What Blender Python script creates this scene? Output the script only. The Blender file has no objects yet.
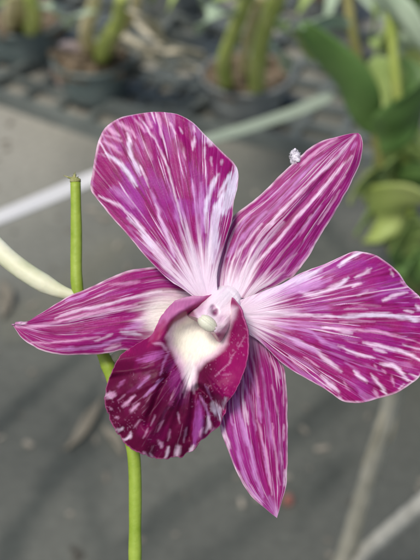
import bpy, math, random
import numpy as np
from mathutils import Vector, Matrix
R = math.radians
random.seed(7)
rng = np.random.RandomState(11)
scene = bpy.context.scene
C = scene.collection

# ------------------------------------------------------------------ camera
CAM = Vector((0, 0, .65)); TILT = 38.0; DIST = .20
S = .073 / 420                       # metres per unit in the flower's plane
DPX = DIST / S
ct, st = math.cos(R(TILT)), math.sin(R(TILT))
FWD = Vector((0, ct, -st)); RIGHT = Vector((1, 0, 0)); UP = Vector((0, st, ct))
cd = bpy.data.cameras.new('camera'); cam = bpy.data.objects.new('camera', cd); C.objects.link(cam)
cd.sensor_fit = 'HORIZONTAL'; cd.sensor_width = 36
cd.lens = 18 / (.0365 / DIST)
cam.location = CAM; cam.rotation_euler = (R(90 - TILT), 0, 0)
cd.clip_start = .01; cd.clip_end = 200
cd.dof.use_dof = True; cd.dof.focus_distance = DIST; cd.dof.aperture_fstop = cd.lens / 2.5
scene.camera = cam

def ray(px, py):
    return FWD + RIGHT * ((px - 210) / DPX) + UP * ((280 - py) / DPX)
def at(px, py, z=0.0):               # world point at height z
    d = ray(px, py); return CAM + d * ((z - CAM.z) / d.z)
def atd(px, py, depth):              # world point at a distance from the lens
    return CAM + ray(px, py) * depth

# ------------------------------------------------------------------ noise
def _h(ix, iy, seed):
    n = (ix * 374761393 + iy * 668265263 + seed * 1442695041) & 0xffffffff
    n = ((n ^ (n >> 13)) * 1274126177) & 0xffffffff
    return ((n ^ (n >> 16)) & 0xffff) / 65535.0
def vnoise(x, y, seed=0):
    x = np.asarray(x, float); y = np.asarray(y, float)
    ix = np.floor(x).astype(np.int64); iy = np.floor(y).astype(np.int64)
    fx = x - ix; fy = y - iy
    fx = fx * fx * (3 - 2 * fx); fy = fy * fy * (3 - 2 * fy)
    a = _h(ix, iy, seed); b = _h(ix + 1, iy, seed); c = _h(ix, iy + 1, seed); d = _h(ix + 1, iy + 1, seed)
    return (a * (1 - fx) + b * fx) * (1 - fy) + (c * (1 - fx) + d * fx) * fy
def fbm(x, y, seed=0, o=3):
    r = 0; a = .5; t = 0
    for k in range(o):
        r = r + a * vnoise(x * 2 ** k, y * 2 ** k, seed + k * 17); t += a; a *= .5
    return r / t
def sst(a, b, x):
    t = np.clip((x - a) / (b - a), 0, 1); return t * t * (3 - 2 * t)
def mix(a, b, t):
    return a * (1 - t[..., None]) + b * t[..., None]

# ------------------------------------------------------------------ materials
def nodes(name):
    m = bpy.data.materials.new(name); m.use_nodes = True
    nt = m.node_tree; b = nt.nodes['Principled BSDF']
    return m, nt, b
def link(nt, a, b): nt.links.new(a, b)
def noisy(name, c1, c2, scale=40, rough=.6, bump=.2, detail=4, spec=.4, stretch=(1, 1, 1), sss=0, bscale=None, dist=.001):
    m, nt, b = nodes(name); N = nt.nodes
    tc = N.new('ShaderNodeTexCoord'); mp = N.new('ShaderNodeMapping'); mp.inputs['Scale'].default_value = stretch
    link(nt, tc.outputs['Object'], mp.inputs[0])
    n = N.new('ShaderNodeTexNoise'); n.inputs['Scale'].default_value = scale; n.inputs['Detail'].default_value = detail
    link(nt, mp.outputs[0], n.inputs['Vector'])
    r = N.new('ShaderNodeValToRGB'); r.color_ramp.elements[0].position = .34; r.color_ramp.elements[1].position = .66
    r.color_ramp.elements[0].color = (*c1, 1); r.color_ramp.elements[1].color = (*c2, 1)
    link(nt, n.outputs['Fac'], r.inputs[0]); link(nt, r.outputs[0], b.inputs['Base Color'])
    b.inputs['Roughness'].default_value = rough; b.inputs['Specular IOR Level'].default_value = spec
    if sss:
        b.inputs['Subsurface Weight'].default_value = sss; b.inputs['Subsurface Radius'].default_value = (1, .6, .4); b.inputs['Subsurface Scale'].default_value = .001
    if bump:
        n2 = N.new('ShaderNodeTexNoise'); n2.inputs['Scale'].default_value = bscale or scale * 3; link(nt, mp.outputs[0], n2.inputs['Vector'])
        bp = N.new('ShaderNodeBump'); bp.inputs['Strength'].default_value = bump; bp.inputs['Distance'].default_value = dist
        link(nt, n2.outputs['Fac'], bp.inputs['Height']); link(nt, bp.outputs[0], b.inputs['Normal'])
    return m
def petal_mat(name, rough=.46, spec=.22, veinbump=.26, sss=.12, coat=0, gran=.10):
    m, nt, b = nodes(name); N = nt.nodes
    at_ = N.new('ShaderNodeAttribute'); at_.attribute_name = 'pigment'
    uv = N.new('ShaderNodeUVMap'); uv.uv_map = 'streak'
    # cell-fine mottling of the pigment, stretched along the veins
    mp = N.new('ShaderNodeMapping'); mp.inputs['Scale'].default_value = (90, 26, 1); link(nt, uv.outputs[0], mp.inputs[0])
    n = N.new('ShaderNodeTexNoise'); n.inputs['Scale'].default_value = 1; n.inputs['Detail'].default_value = 5; n.inputs['Roughness'].default_value = .65
    link(nt, mp.outputs[0], n.inputs['Vector'])
    mr = N.new('ShaderNodeMapRange'); mr.inputs['From Min'].default_value = .3; mr.inputs['From Max'].default_value = .7
    mr.inputs['To Min'].default_value = 1 - gran * 1.6; mr.inputs['To Max'].default_value = 1 + gran * 1.6; link(nt, n.outputs['Fac'], mr.inputs[0])
    mul = N.new('ShaderNodeVectorMath'); mul.operation = 'SCALE'; link(nt, at_.outputs['Color'], mul.inputs[0]); link(nt, mr.outputs[0], mul.inputs['Scale'])
    link(nt, mul.outputs[0], b.inputs['Base Color'])
    b.inputs['Roughness'].default_value = rough; b.inputs['Specular IOR Level'].default_value = spec
    b.inputs['Subsurface Weight'].default_value = sss; b.inputs['Subsurface Radius'].default_value = (1, .45, .7); b.inputs['Subsurface Scale'].default_value = .0008
    b.inputs['Coat Weight'].default_value = coat; b.inputs['Coat Roughness'].default_value = .3
    b.inputs['Sheen Weight'].default_value = 0
    mp2 = N.new('ShaderNodeMapping'); mp2.inputs['Scale'].default_value = (38, 2.2, 1); link(nt, uv.outputs[0], mp2.inputs[0])
    n2 = N.new('ShaderNodeTexNoise'); n2.inputs['Scale'].default_value = 1; n2.inputs['Detail'].default_value = 3; link(nt, mp2.outputs[0], n2.inputs['Vector'])
    tc = N.new('ShaderNodeTexCoord'); vo = N.new('ShaderNodeTexVoronoi'); vo.inputs['Scale'].default_value = 2600; link(nt, tc.outputs['Object'], vo.inputs['Vector'])
    ad = N.new('ShaderNodeMath'); ad.operation = 'MULTIPLY_ADD'; ad.inputs[1].default_value = .13; link(nt, vo.outputs['Distance'], ad.inputs[0]); link(nt, n2.outputs['Fac'], ad.inputs[2])
    bp = N.new('ShaderNodeBump'); bp.inputs['Strength'].default_value = veinbump; bp.inputs['Distance'].default_value = .0006
    link(nt, ad.outputs[0], bp.inputs['Height']); link(nt, bp.outputs[0], b.inputs['Normal'])
    return m
M = {}
M['petal'] = petal_mat('petal_tissue', sss=.15)
M['lip'] = petal_mat('lip_tissue', rough=.48, spec=.15, veinbump=.09, sss=.08, gran=.07)
M['column'] = petal_mat('column_tissue', rough=.38, spec=.4, veinbump=.12, sss=.08, gran=.05)
M['stem'] = noisy('green_stem', (.23, .34, .025), (.33, .44, .06), 260, .5, .12, stretch=(1, 1, .15), sss=.1)
M['husk'] = noisy('dry_husk', (.24, .27, .08), (.42, .40, .18), 900, .8, .3)
M['cream'] = noisy('cream_shoot', (.60, .62, .40), (.80, .79, .62), 120, .5, .25, sss=.3)
M['pale_leaf'] = noisy('pale_blade', (.30, .36, .27), (.38, .43, .33), 18, .5, .1)
M['leaf'] = noisy('leaf_green', (.10, .20, .05), (.155, .27, .075), 22, .42, .1)
M['leaf_mid'] = noisy('leaf_mid_green', (.23, .33, .09), (.34, .44, .14), 22, .5, .1)
M['leaf_pale'] = noisy('leaf_pale_green', (.32, .42, .28), (.43, .52, .37), 22, .5, .1)
M['leaf_yellow'] = noisy('leaf_yellow_green', (.28, .36, .09), (.38, .44, .15), 22, .5, .1)
M['cane'] = noisy('cane_yellow_green', (.36, .46, .08), (.52, .58, .17), 30, .5, .15)
M['cane_brown'] = noisy('cane_brown_green', (.22, .22, .07), (.33, .29, .11), 30, .55, .15)
M['cane_tan'] = noisy('cane_tan', (.56, .48, .24), (.72, .64, .38), 30, .6, .15)
M['cane_white'] = noisy('dry_cane_pale', (.50, .49, .43), (.64, .63, .56), 60, .7, .2, stretch=(1, 1, .3))
M['dry_cane'] = noisy('dry_cane_grey', (.38, .365, .285), (.52, .50, .41), 60, .7, .2, stretch=(1, 1, .3))
M['dry_leaf'] = noisy('dry_leaf_straw', (.44, .40, .28), (.62, .57, .43), 40, .75, .2)
M['tan_leaf'] = noisy('fallen_tan_leaf', (.17, .155, .12), (.22, .20, .155), 40, .8, .1)
M['pot'] = noisy('pot_grey_plastic', (.17, .185, .18), (.25, .265, .25), 14, .3, .05, spec=.6)
M['pot_green'] = noisy('pot_green_plastic', (.10, .135, .125), (.16, .20, .19), 14, .35, .05, spec=.5)
M['bark'] = noisy('bark_chips', (.09, .07, .045), (.24, .18, .115), 60, .85, .6, dist=.004)
M['coco'] = noisy('pinkish_stone', (.42, .33, .29), (.58, .47, .43), 40, .8, .3)
M['tray'] = noisy('tray_black_plastic', (.09, .105, .098), (.16, .18, .165), 20, .45, .05)
M['red'] = noisy('red_bud', (.26, .09, .07), (.36, .16, .13), 200, .5, .1)
M['fluff'] = noisy('white_fluff', (.66, .62, .68), (.78, .74, .80), 800, .9, .1)

def strap_mat():
    m, nt, b = nodes('strap_blade'); N = nt.nodes
    tc = N.new('ShaderNodeTexCoord'); sx = N.new('ShaderNodeSeparateXYZ'); link(nt, tc.outputs['Object'], sx.inputs[0])
    r = N.new('ShaderNodeValToRGB'); e = r.color_ramp.elements; e[0].position = .07; e[0].color = (.88, .86, .82, 1); e[1].position = .15; e[1].color = (.34, .40, .31, 1)
    link(nt, sx.outputs['X'], r.inputs[0]); link(nt, r.outputs[0], b.inputs['Base Color']); b.inputs['Roughness'].default_value = .75; b.inputs['Specular IOR Level'].default_value = .2
    return m
M['strap'] = strap_mat()

# ------------------------------------------------------------------ helpers
def tag(o, label=None, cat=None, group=None, kind=None):
    if label: o['label'] = label
    if cat: o['category'] = cat
    if group: o['group'] = group
    if kind: o['kind'] = kind
    return o
def empty(name, loc, rot=None, **k):
    o = bpy.data.objects.new(name, None); C.objects.link(o); o.location = loc; o.empty_display_size = .01
    if rot is not None: o.rotation_euler = rot
    return tag(o, **k)
def mesh(name, verts, faces, mat, parent=None, smooth=True):
    me = bpy.data.meshes.new(name); me.from_pydata([tuple(v) for v in verts], [], faces)
    me.materials.append(mat); me.update()
    if smooth: me.polygons.foreach_set('use_smooth', [True] * len(me.polygons))
    o = bpy.data.objects.new(name, me); C.objects.link(o)
    if parent is not None: o.parent = parent
    return o
class MB:
    def __init__(s): s.v = []; s.f = []
    def add(s, v, f):
        n = len(s.v); s.v += [tuple(p) for p in v]; s.f += [tuple(i + n for i in q) for q in f]
    def tube(s, pts, rad, n=14, closed=True):
        pts = [Vector(p) for p in pts]; v = []; f = []
        nrm = None
        for i, p in enumerate(pts):
            a = pts[max(i - 1, 0)]; b = pts[min(i + 1, len(pts) - 1)]; t = (b - a).normalized()
            if nrm is None: nrm = t.orthogonal().normalized()
            nrm = (nrm - t * nrm.dot(t)).normalized(); bn = t.cross(nrm)
            r = rad[i] if hasattr(rad, '__len__') else rad
            for k in range(n):
                an = 2 * math.pi * k / n; v.append(p + (nrm * math.cos(an) + bn * math.sin(an)) * r)
        for i in range(len(pts) - 1):
            for k in range(n):
                k2 = (k + 1) % n; f.append((i * n + k, i * n + k2, (i + 1) * n + k2, (i + 1) * n + k))
        if closed:
            f.append(tuple(range(n))[::-1]); f.append(tuple((len(pts) - 1) * n + k for k in range(n)))
        s.add(v, f)
    def box(s, c, d, rz=0):
        cx, cy, cz = c; x, y, z = (q / 2 for q in d); v = []
        for sx, sy, sz in [(-1,-1,-1),(1,-1,-1),(1,1,-1),(-1,1,-1),(-1,-1,1),(1,-1,1),(1,1,1),(-1,1,1)]:
            a, b = sx * x, sy * y
            v.append((cx + a * math.cos(rz) - b * math.sin(rz), cy + a * math.sin(rz) + b * math.cos(rz), cz + sz * z))
        s.add(v, [(3,2,1,0),(4,5,6,7),(0,1,5,4),(1,2,6,5),(2,3,7,6),(3,0,4,7)])
    def build(s, name, mat, parent=None, smooth=True): return mesh(name, s.v, s.f, mat, parent, smooth)
def crv(pts, n):                    # Catmull-Rom, resampled evenly by length
    P = np.array(pts, float)
    P = np.vstack([2 * P[0] - P[1], P, 2 * P[-1] - P[-2]]); out = []
    for i in range(1, len(P) - 2):
        t = np.linspace(0, 1, 24, endpoint=False)[:, None]
        p0, p1, p2, p3 = P[i - 1], P[i], P[i + 1], P[i + 2]
        out.append(.5 * (2 * p1 + (p2 - p0) * t + (2 * p0 - 5 * p1 + 4 * p2 - p3) * t ** 2 + (3 * p1 - p0 - 3 * p2 + p3) * t ** 3))
    out.append(P[-2][None]); out = np.vstack(out)
    L = np.r_[0, np.cumsum(np.linalg.norm(np.diff(out, axis=0), axis=1))]
    s = np.linspace(0, L[-1], n)
    return np.stack([np.interp(s, L, out[:, k]) for k in range(out.shape[1])], 1)

# ------------------------------------------------------------------ the flower's own frame (unit: S metres)
def F(x, y, z):                      # traced outline point, standing z units in front of the flower's plane
    k = (DPX - z) / DPX
    return ((x - 210) * k * S, (280 - y) * k * S, z * S)
centre = CAM + FWD * DIST
orchid = empty('orchid', centre, (R(90 - TILT), 0, 0),
    label='striped magenta and white orchid flower on a thin bright green stem, large in front', cat='orchid')

WHITE = np.array((.80, .60, .78)); ICE = np.array((.78, .70, .88)); LAV = np.array((.54, .24, .56)); PINK = np.array((.68, .36, .58))
CREAM = np.array((.90, .875, .74)); MAG = np.array((.275, .0020, .125)); PUR = np.array((.30, .022, .26)); DEEP = np.array((.175, .0008, .066))
def stroke(x, y, pts, w, seed=0, fib=None):
    P = np.array(pts, float)
    if len(P) > 2: P = crv(P, 14)
    seg = np.linalg.norm(np.diff(P, axis=0), axis=1); L = np.r_[0, np.cumsum(seg)]; tot = L[-1]
    best = np.full(x.shape, 1e9); tt = np.zeros(x.shape)
    for i in range(len(P) - 1):
        a = P[i]; d = P[i + 1] - a; l2 = (d ** 2).sum() + 1e-9
        t = np.clip(((x - a[0]) * d[0] + (y - a[1]) * d[1]) / l2, 0, 1)
        q = np.hypot(x - a[0] - t * d[0], y - a[1] - t * d[1])
        m = q < best; best = np.where(m, q, best); tt = np.where(m, (L[i] + t * seg[i]) / tot, tt)
    e = min(.5, 1.2 * w / max(tot, 1))
    hw = .5 * w * np.clip(np.minimum(tt, 1 - tt) / max(e, .12), .25, 1) ** .6
    jag = .72 + .5 * vnoise(tt * tot / 7, 0 * tt, seed + 5)
    b_ = best if fib is None else best + (fib - .5) * (1.2 + .5 * w)
    op = .72 + .28 * vnoise(tt * tot / 11, 0 * tt + 3, seed + 31)
    sf = 1 + .25 * min(w, 6)
    return (1 - sst(hw * jag - sf, hw * jag + sf, b_)) * op
def dipw(x, y, pts, w):               # smooth bell across a line, for folds in the shape
    P = crv(pts, 14); best = np.full(x.shape, 1e9)
    for i in range(len(P) - 1):
        a = P[i]; d = P[i + 1] - a
        t = np.clip(((x - a[0]) * d[0] + (y - a[1]) * d[1]) / ((d ** 2).sum() + 1e-9), 0, 1)
        best = np.minimum(best, np.hypot(x - a[0] - t * d[0], y - a[1] - t * d[1]))
    return np.exp(-(best / w) ** 2)
def paint(col, x, y, strokes, A=None, B=None, wk=1.0):
    xx = x + 2.2 * (fbm(x / 7, y / 7, 3) - .5); yy = y + 2.2 * (fbm(x / 7, y / 7, 9) - .5)
    fib = None if A is None else .65 * vnoise(A * 110, B * 12, 61) + .35 * vnoise(A * 230, B * 26, 62)
    for i, (c, w, s, pts) in enumerate(strokes):
        col = mix(col, c, s * stroke(xx, yy, pts, w * (wk if w < 7 else 1), i, fib))
    return col
def set_attrs(o, col, suv):
    me = o.data
    ca = me.color_attributes.new('pigment', 'FLOAT_COLOR', 'POINT')
    ca.data.foreach_set('color', np.c_[np.clip(col, 0, 1), np.ones(len(col))].astype(np.float32).ravel())
    ul = me.uv_layers.new(name='streak')
    vi = np.empty(len(me.loops), np.int32); me.loops.foreach_get('vertex_index', vi)
    ul.data.foreach_set('uv', suv[vi].astype(np.float32).ravel())
def thick(o, t):
    md = o.modifiers.new('thickness', 'SOLIDIFY'); md.thickness = t; md.offset = -1
def petal(name, label, left, right, mid, zf, pf, nu=200, nv=150, origin=None, t=.00032):
    Lp, Rp, Mp = crv(left, nu), crv(right, nu), crv(mid, nu)
    v = np.linspace(-1, 1, nv); u = np.linspace(0, 1, nu)
    sd_ = len(label)
    wv = sin(pi * u)[:, None] ** .5
    for Q, k in ((Lp, 1), (Rp, 2)):
        ss = u * 14
        Q += wv * np.stack([1.5 * (fbm(ss, ss * 0 + k, sd_, 3) - .5), 1.5 * (fbm(ss, ss * 0 + k + 5, sd_ + 9, 3) - .5)], 1)
    a = v * (v - 1) / 2; b = 1 - v * v; c = v * (v + 1) / 2
    # near the base and tip the mid line must lie between the edges
    X = Lp[:, None, :] * a[None, :, None] + Mp[:, None, :] * b[None, :, None] + Rp[:, None, :] * c[None, :, None]
    U, V = np.meshgrid(u, v, indexing='ij')
    x, y = X[..., 0].ravel(), X[..., 1].ravel(); U = U.ravel(); V = V.ravel()
    z = zf(U, V, x, y).reshape(nu, nv); zm = z[:, nv // 2:nv // 2 + 1]
    z = (zm + (z - zm) * (1 - sst(.86, .99, u))[:, None]).ravel()
    if origin is not None:
        A = np.arctan2(x - origin[0], origin[1] - y); B = np.hypot(x - origin[0], y - origin[1]) / 200
    else: A = V * .42; B = U
    col = pf(U, V, A, B, x, y)
    vs = [F(*p) for p in zip(x, y, z)]
    fs = [(i * nv + j, (i + 1) * nv + j, (i + 1) * nv + j + 1, i * nv + j + 1) for i in range(nu - 1) for j in range(nv - 1)]
    o = mesh(name, vs, fs, M['petal'], orchid)
    # make sure the front faces the camera
    p = o.data.polygons[len(fs) // 2]
    if p.normal.z < 0: o.data.flip_normals()
    set_attrs(o, col, np.c_[A, B]); thick(o, t)
    o['label'] = label
    return o
def streaks(A, B, dens, seed, th, soft=.10):
    aw = A + .02 * (fbm(A * 8, B * 5, seed + 40) - .5)
    n = .55 * vnoise(aw * dens, B * 5.5 + 7 * vnoise(aw * dens * .5, 0 * B, seed + 3), seed) + .30 * vnoise(aw * dens * 2.3, B * 9, seed + 1) + .15 * vnoise(aw * dens * 5, B * 22, seed + 2)
    return sst(th, th + soft, n)
def tissue(A, B, x, y, seed, purple):
    c = mix(np.broadcast_to(MAG, (len(x), 3)).copy(), PUR, np.clip(purple, 0, 1))
    dk = streaks(A, B, 55, seed + 60, .52, .2)
    c = mix(c, DEEP, .75 * dk)
    lt = streaks(A, B, 80, seed + 90, .56, .2)
    return mix(c, LAV, .12 * lt)
def veins(c, A, B, seed, amt, th=.60):
    aw = A + .03 * (fbm(A * 6, B * 4, seed + 70) - .5)
    n = .62 * vnoise(aw * 62, B * 3.2 + 5 * vnoise(aw * 31, 0 * B, seed + 71), seed + 72) + .38 * vnoise(aw * 105, B * 7, seed + 73)
    l = sst(th, th + .10, n)
    n2 = vnoise(aw * 90, B * 10 + 7 * vnoise(aw * 45, 0 * B, seed + 74), seed + 75)
    l2 = sst(.80, .90, n2) * .8
    return mix(mix(c, LAV, amt * .9 * l2), WHITE, amt * l)
def rim(col, V, U, w=.03, c=np.array((.78, .60, .70)), s=.75):
    k = sst(1 - w * 1.6, 1 - w * .4, np.maximum(np.abs(V), 0)) * s * (.25 + .75 * vnoise(U * 34, V * 2, 4))
    return mix(col, c, k)
sin, pi = np.sin, np.pi

# ---- upper broad petal
def zf(U, V, x, y):
    return (-2 + 15 * sin(pi * U * .8) - 9 * U ** 2 - 9 * V ** 2 * U - 5 * np.exp(-((V - .06) / .10) ** 2) * (1 - U) * sin(pi * U)
        + 11 * (fbm(U * 4, V * 1.6, 5) - .5) * U + 9 * sst(.55, 1, np.abs(V)) * sin(U * 13 + V * 2) * .45 * U
        - 8 * sst(.7, 1, V) * np.exp(-((U - .58) / .14) ** 2))
W, I_, L_, K, PK, DP, PR = WHITE, ICE, LAV, MAG, PINK, DEEP, PUR
top_strokes = [
 (K,30,.85,[(98,192),(104,172),(112,165)]), (K,14,.7,[(112,150),(125,160)]), (K,16,.6,[(180,135),(200,150),(222,165)]),
 (PR,18,.6,[(112,190),(128,202),(150,225)]), (L_,8,.6,[(112,188),(124,196),(133,206)]),
 (PR,14,.6,[(150,170),(160,190),(165,215)]), (PR,16,.5,[(190,165),(200,185),(205,215)]),
 (W,2.2,.95,[(140,117),(147,128),(161,151),(172,182),(179,211),(188,240),(194,265)]),
 (I_,5.5,.95,[(128,139),(132,157),(141,174)]), (W,4,.9,[(127,133),(130,141)]), (I_,4.5,.85,[(106,154),(119,163),(132,178),(136,186)]),
 (W,3.2,.9,[(99,196),(110,201),(126,211),(145,232),(158,252)]), (W,8,.8,[(140,232),(152,245),(172,272)]),(I_,5,.6,[(128,218),(140,230),(152,248)]),
 (W,2,.8,[(140,166),(149,187)]), (L_,5,.9,[(150,190),(161,218),(169,242),(174,260)]), (W,3,.7,[(155,205),(166,232),(174,256)]),
 (PK,3,.8,[(103,134),(121,141)]), (PK,3,.7,[(101,141),(117,148)]), (PK,2,.6,[(99,154),(108,158)]), (PK,5,.85,[(105,127),(119,135)]),
 (PK,5,.9,[(115,121),(127,128),(135,137)]), (PK,2.5,.8,[(134,119),(146,132)]), (PK,5,.8,[(147,114),(151,127)]), (PK,3,.85,[(157,113),(162,137)]),
 (PK,4,.6,[(163,113),(168,125)]), (PK,3,.7,[(107,143),(122,155)]),  (PK,3,.6,[(143,142),(152,160)]),
 (W,2,.9,[(170,123),(175,134)]), (W,2,.7,[(180,128),(182,133)]), (W,3,.9,[(193,126),(195,132)]), (W,3.5,.95,[(194,137),(193,150)]),
 (W,6,.95,[(207,136),(211,144)]), (W,3,.9,[(205,147),(204,157)]), (W,2,.6,[(211,158),(212,166)]), (W,2,.7,[(222,160),(221,165)]), (W,2,.5,[(183,148),(186,160)]),
 (I_,12,.95,[(236,168),(233,182),(229,198),(223,213)]), (I_,4,.9,[(231,173),(225,183),(218,196)]), (I_,5,.9,[(218,174),(210,192),(206,209),(206,232)]),  # first stroke: bluish sky reflection on the right margin, put into the pigment
 (I_,10,.85,[(222,196),(216,218),(213,244),(211,262)]), (L_,6,.8,[(201,183),(201,209),(201,238)]), (L_,4,.8,[(192,180),(197,215),(200,245)]),
 (L_,4,.7,[(178,200),(186,226),(192,255)]), (L_,4,.6,[(168,180),(176,210),(182,240)]),
 (K,3,.8,[(235,196),(229,225),(222,254)]), (K,1.6,.8,[(207,213),(206,246)]), (K,3,.7,[(199,215),(199,240)]), (K,6,.7,[(187,195),(192,225),(194,246)]),
 (K,4,.6,[(172,215),(181,240)]), (PR,2,.6,[(216,250),(213,275)]), (K,2,.5,[(163,232),(172,255)]), (DP,10,.6,[(176,140),(184,150)]), (DP,22,.35,[(98,185),(112,178)]),
]
def pf(U, V, A, B, x, y):
    pur = .8 * sst(.45, .65, fbm(x / 26, y / 26, 21)) + .12
    c = tissue(A, B, x, y, 1, pur)
    s = streaks(A, B, 26, 5, .66 - .12 * sst(.74, .9, B) + .05 * (V < -.2) - .06 * (V > .1) - .22 * sst(.55, .1, U), .10)
    c = mix(c, LAV, .35 * s); c = veins(c, A, B, 1, .7, .70)
    c = paint(c, x, y, top_strokes, A, B, .80)
    d = np.hypot((x - 205), (y - 290) * .85)
    f = 1 - sst(14, 58, d + 60 * (fbm(A * 34, B * 2.5, 8) - .5))
    c = mix(c, np.array((.85, .70, .82)), .92 * f)
    return rim(c, V, U, .022)
petal('petal', 'broad upper petal with ice-white right margin',
 [(203,304),(180,287),(172,282),(154.5,266.7),(140,249.5),(124,230.5),(105,209.5),(95.5,197),(90.7,188),(92.2,172),(95.5,151.4),(99.3,138),(106,126.7),(119.3,118),(134.5,114.3),(149.8,112.2),(163,112)],
 [(217,304),(217.5,293),(217,276),(220.7,257),(226.4,238),(232,219),(234.5,201),(237.4,185.7),(238,172.4),(234.5,163.8),(224,153.3),(213.6,142.9),(203,132.4),(191.7,121.9),(178.3,114.3),(163,112)],
 [(210,304),(198,264),(181,216),(172,182),(166,150),(163,112)], zf, pf, 330, 340, origin=(206, 305))

# ---- right broad petal
right_strokes = [
 (L_,16,.75,[(252,302),(290,287),(318,280)]), (I_,7,.7,[(255,300),(290,283),(320,270)]), (PR,12,.7,[(322,272),(345,266),(362,262)]), (PR,14,.5,[(350,262),(375,268)]),
 (I_,5.5,.95,[(340,266),(350,258),(362,251.5)]), (W,4.5,.95,[(371,268),(364,273),(355,278)]), (W,3,.8,[(353,287),(361,283)]),
 (I_,4,.9,[(336,288),(342,283),(348,278)]), (W,5.5,.85,[(345,280),(330,289),(314,294),(300,292)]), (L_,9,.7,[(330,280),(310,287),(290,292)]),
 (W,2,.6,[(357,296),(368,291)]), (K,3,.6,[(330,297),(312,301),(290,304)]),
 (W,3.8,.9,[(262,311),(300,315),(340,317)]), (I_,5.2,.95,[(338,317),(369,315),(393,316),(424,320)]), (W,3.6,.9,[(383,301),(397,295),(407,293)]),
 (W,2,.8,[(404,311),(413,312)]), (W,5,.8,[(416,306),(422,309)]), (PK,3,.8,[(412,291),(418,297)]), (W,3,.6,[(390,270),(393,276)]), (PK,2.5,.8,[(401,281),(406,287)]),
 (PK,2.2,.9,[(325,327),(340,329),(372,331),(397,336),(424,344)]), (L_,3.5,.7,[(272,322),(300,325),(326,328)]),
 (W,3.6,.95,[(363,343),(384,347),(403,352),(424,362)]), (W,3.6,.95,[(338,346),(350,351),(361,355),(375,358)]), (W,2.2,.8,[(374,349),(386,353)]),
 (PK,2,.7,[(345,340),(357,343)]), (PK,2,.6,[(340,322),(375,322)]), (PK,2,.5,[(350,304),(380,306)]), (W,2,.5,[(345,309),(368,309)]),
 (W,4.8,.95,[(380,364),(395,367),(408,380)]), (W,3,.8,[(410,374),(417,378)]), (W,4.2,.95,[(371,374),(378,383),(386,394)]), (W,4,.9,[(354,371),(367,383)]),
 (PK,2.5,.8,[(374,364),(377,369)]), (PK,3,.9,[(391,377),(394,386)]), (W,2,.8,[(403,344),(424,351)]), (PK,3,.7,[(374,389),(378,397)]), (PK,2,.7,[(382,370),(386,374)]),
 (W,3.2,.85,[(322,327),(340,331),(352,333)]), (L_,4.5,.9,[(276,326),(308,331),(323,341),(340,349)]), (W,4.5,.85,[(290,338),(315,350),(327,360),(341,371)]),
 (L_,5,.7,[(280,332),(300,343),(318,352)]), (PK,2.2,.8,[(289,357),(298,364),(308,371)]), (W,6,.9,[(322,376),(330,384),(338,392)]), (PK,2,.7,[(316,378),(325,388)]),
 (PK,2,.7,[(304,357),(319,367)]), (W,4,.8,[(338,396),(342,400)]), (W,2,.8,[(356,401),(360,402)]), (PK,2,.6,[(343,380),(349,391)]), (L_,2,.6,[(345,362),(360,372)]),
 (W,2,.8,[(398,389),(404,385)]), (K,4,.6,[(330,335),(345,341),(360,350)]), (DP,3,.6,[(350,323),(385,325),(415,330)]), (DP,6,.4,[(350,298),(380,292)]),(DP,5,.4,[(365,305),(400,304)]),
]
def zf(U, V, x, y):
    return (-3 + 13 * sin(pi * U * .8) - 4 * U ** 2 - 8 * V ** 2 * U - 4 * np.exp(-((V) / .09) ** 2) * (1 - U) * sin(pi * U)
        + 12 * (fbm(U * 4, V * 1.8, 15) - .5) * U + 6 * sst(.5, 1, np.abs(V)) * sin(U * 14 + 1 + V) * U + 3 * sin(V * 7) * U * (1 - U))
def pf(U, V, A, B, x, y):
    pur = .45 * sst(.5, .7, fbm(x / 24, y / 24, 31)) + .25 * sst(0, -.6, V)
    c = tissue(A, B, x, y, 2, pur)
    s = streaks(A, B, 26, 15, .67 - .20 * sst(.6, .1, U) - .06 * sst(.8, 1, U), .10)
    c = mix(c, LAV, .35 * s); c = veins(c, A, B, 2, .7, .70)
    c = paint(c, x, y, right_strokes, A, B, .80)
    d = np.hypot((x - 246) * .9, (y - 312) * 1.1)
    f = 1 - sst(8, 46, d + 50 * (fbm(A * 34, B * 2.5, 18) - .5))
    c = mix(c, np.array((.84, .69, .81)), .90 * f)
    return rim(c, V, U, .02)
petal('petal', 'broad right petal with ragged white dashes',
 [(240,300),(262,291.5),(280,284.5),(293,277),(308.6,270),(331.4,261),(344.8,254.8),(355,251),(364.8,252),(376,255.2),(387.6,262),(399,273.3),(406.7,283.8),(414.3,291.4),(420,298),(425,312),(427,334)],
 [(238,330),(255,338),(268,350),(283,363.8),(303.8,377),(321,386.7),(332,394),(343.8,401),(359,402.9),(378,399),(397,392.4),(412.4,382.9),(420,376),(425,362),(427,348),(427,334)],
 [(238,315),(290,318),(350,322),(400,328),(427,334)], zf, pf, 330, 340, origin=(232, 316))

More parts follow.
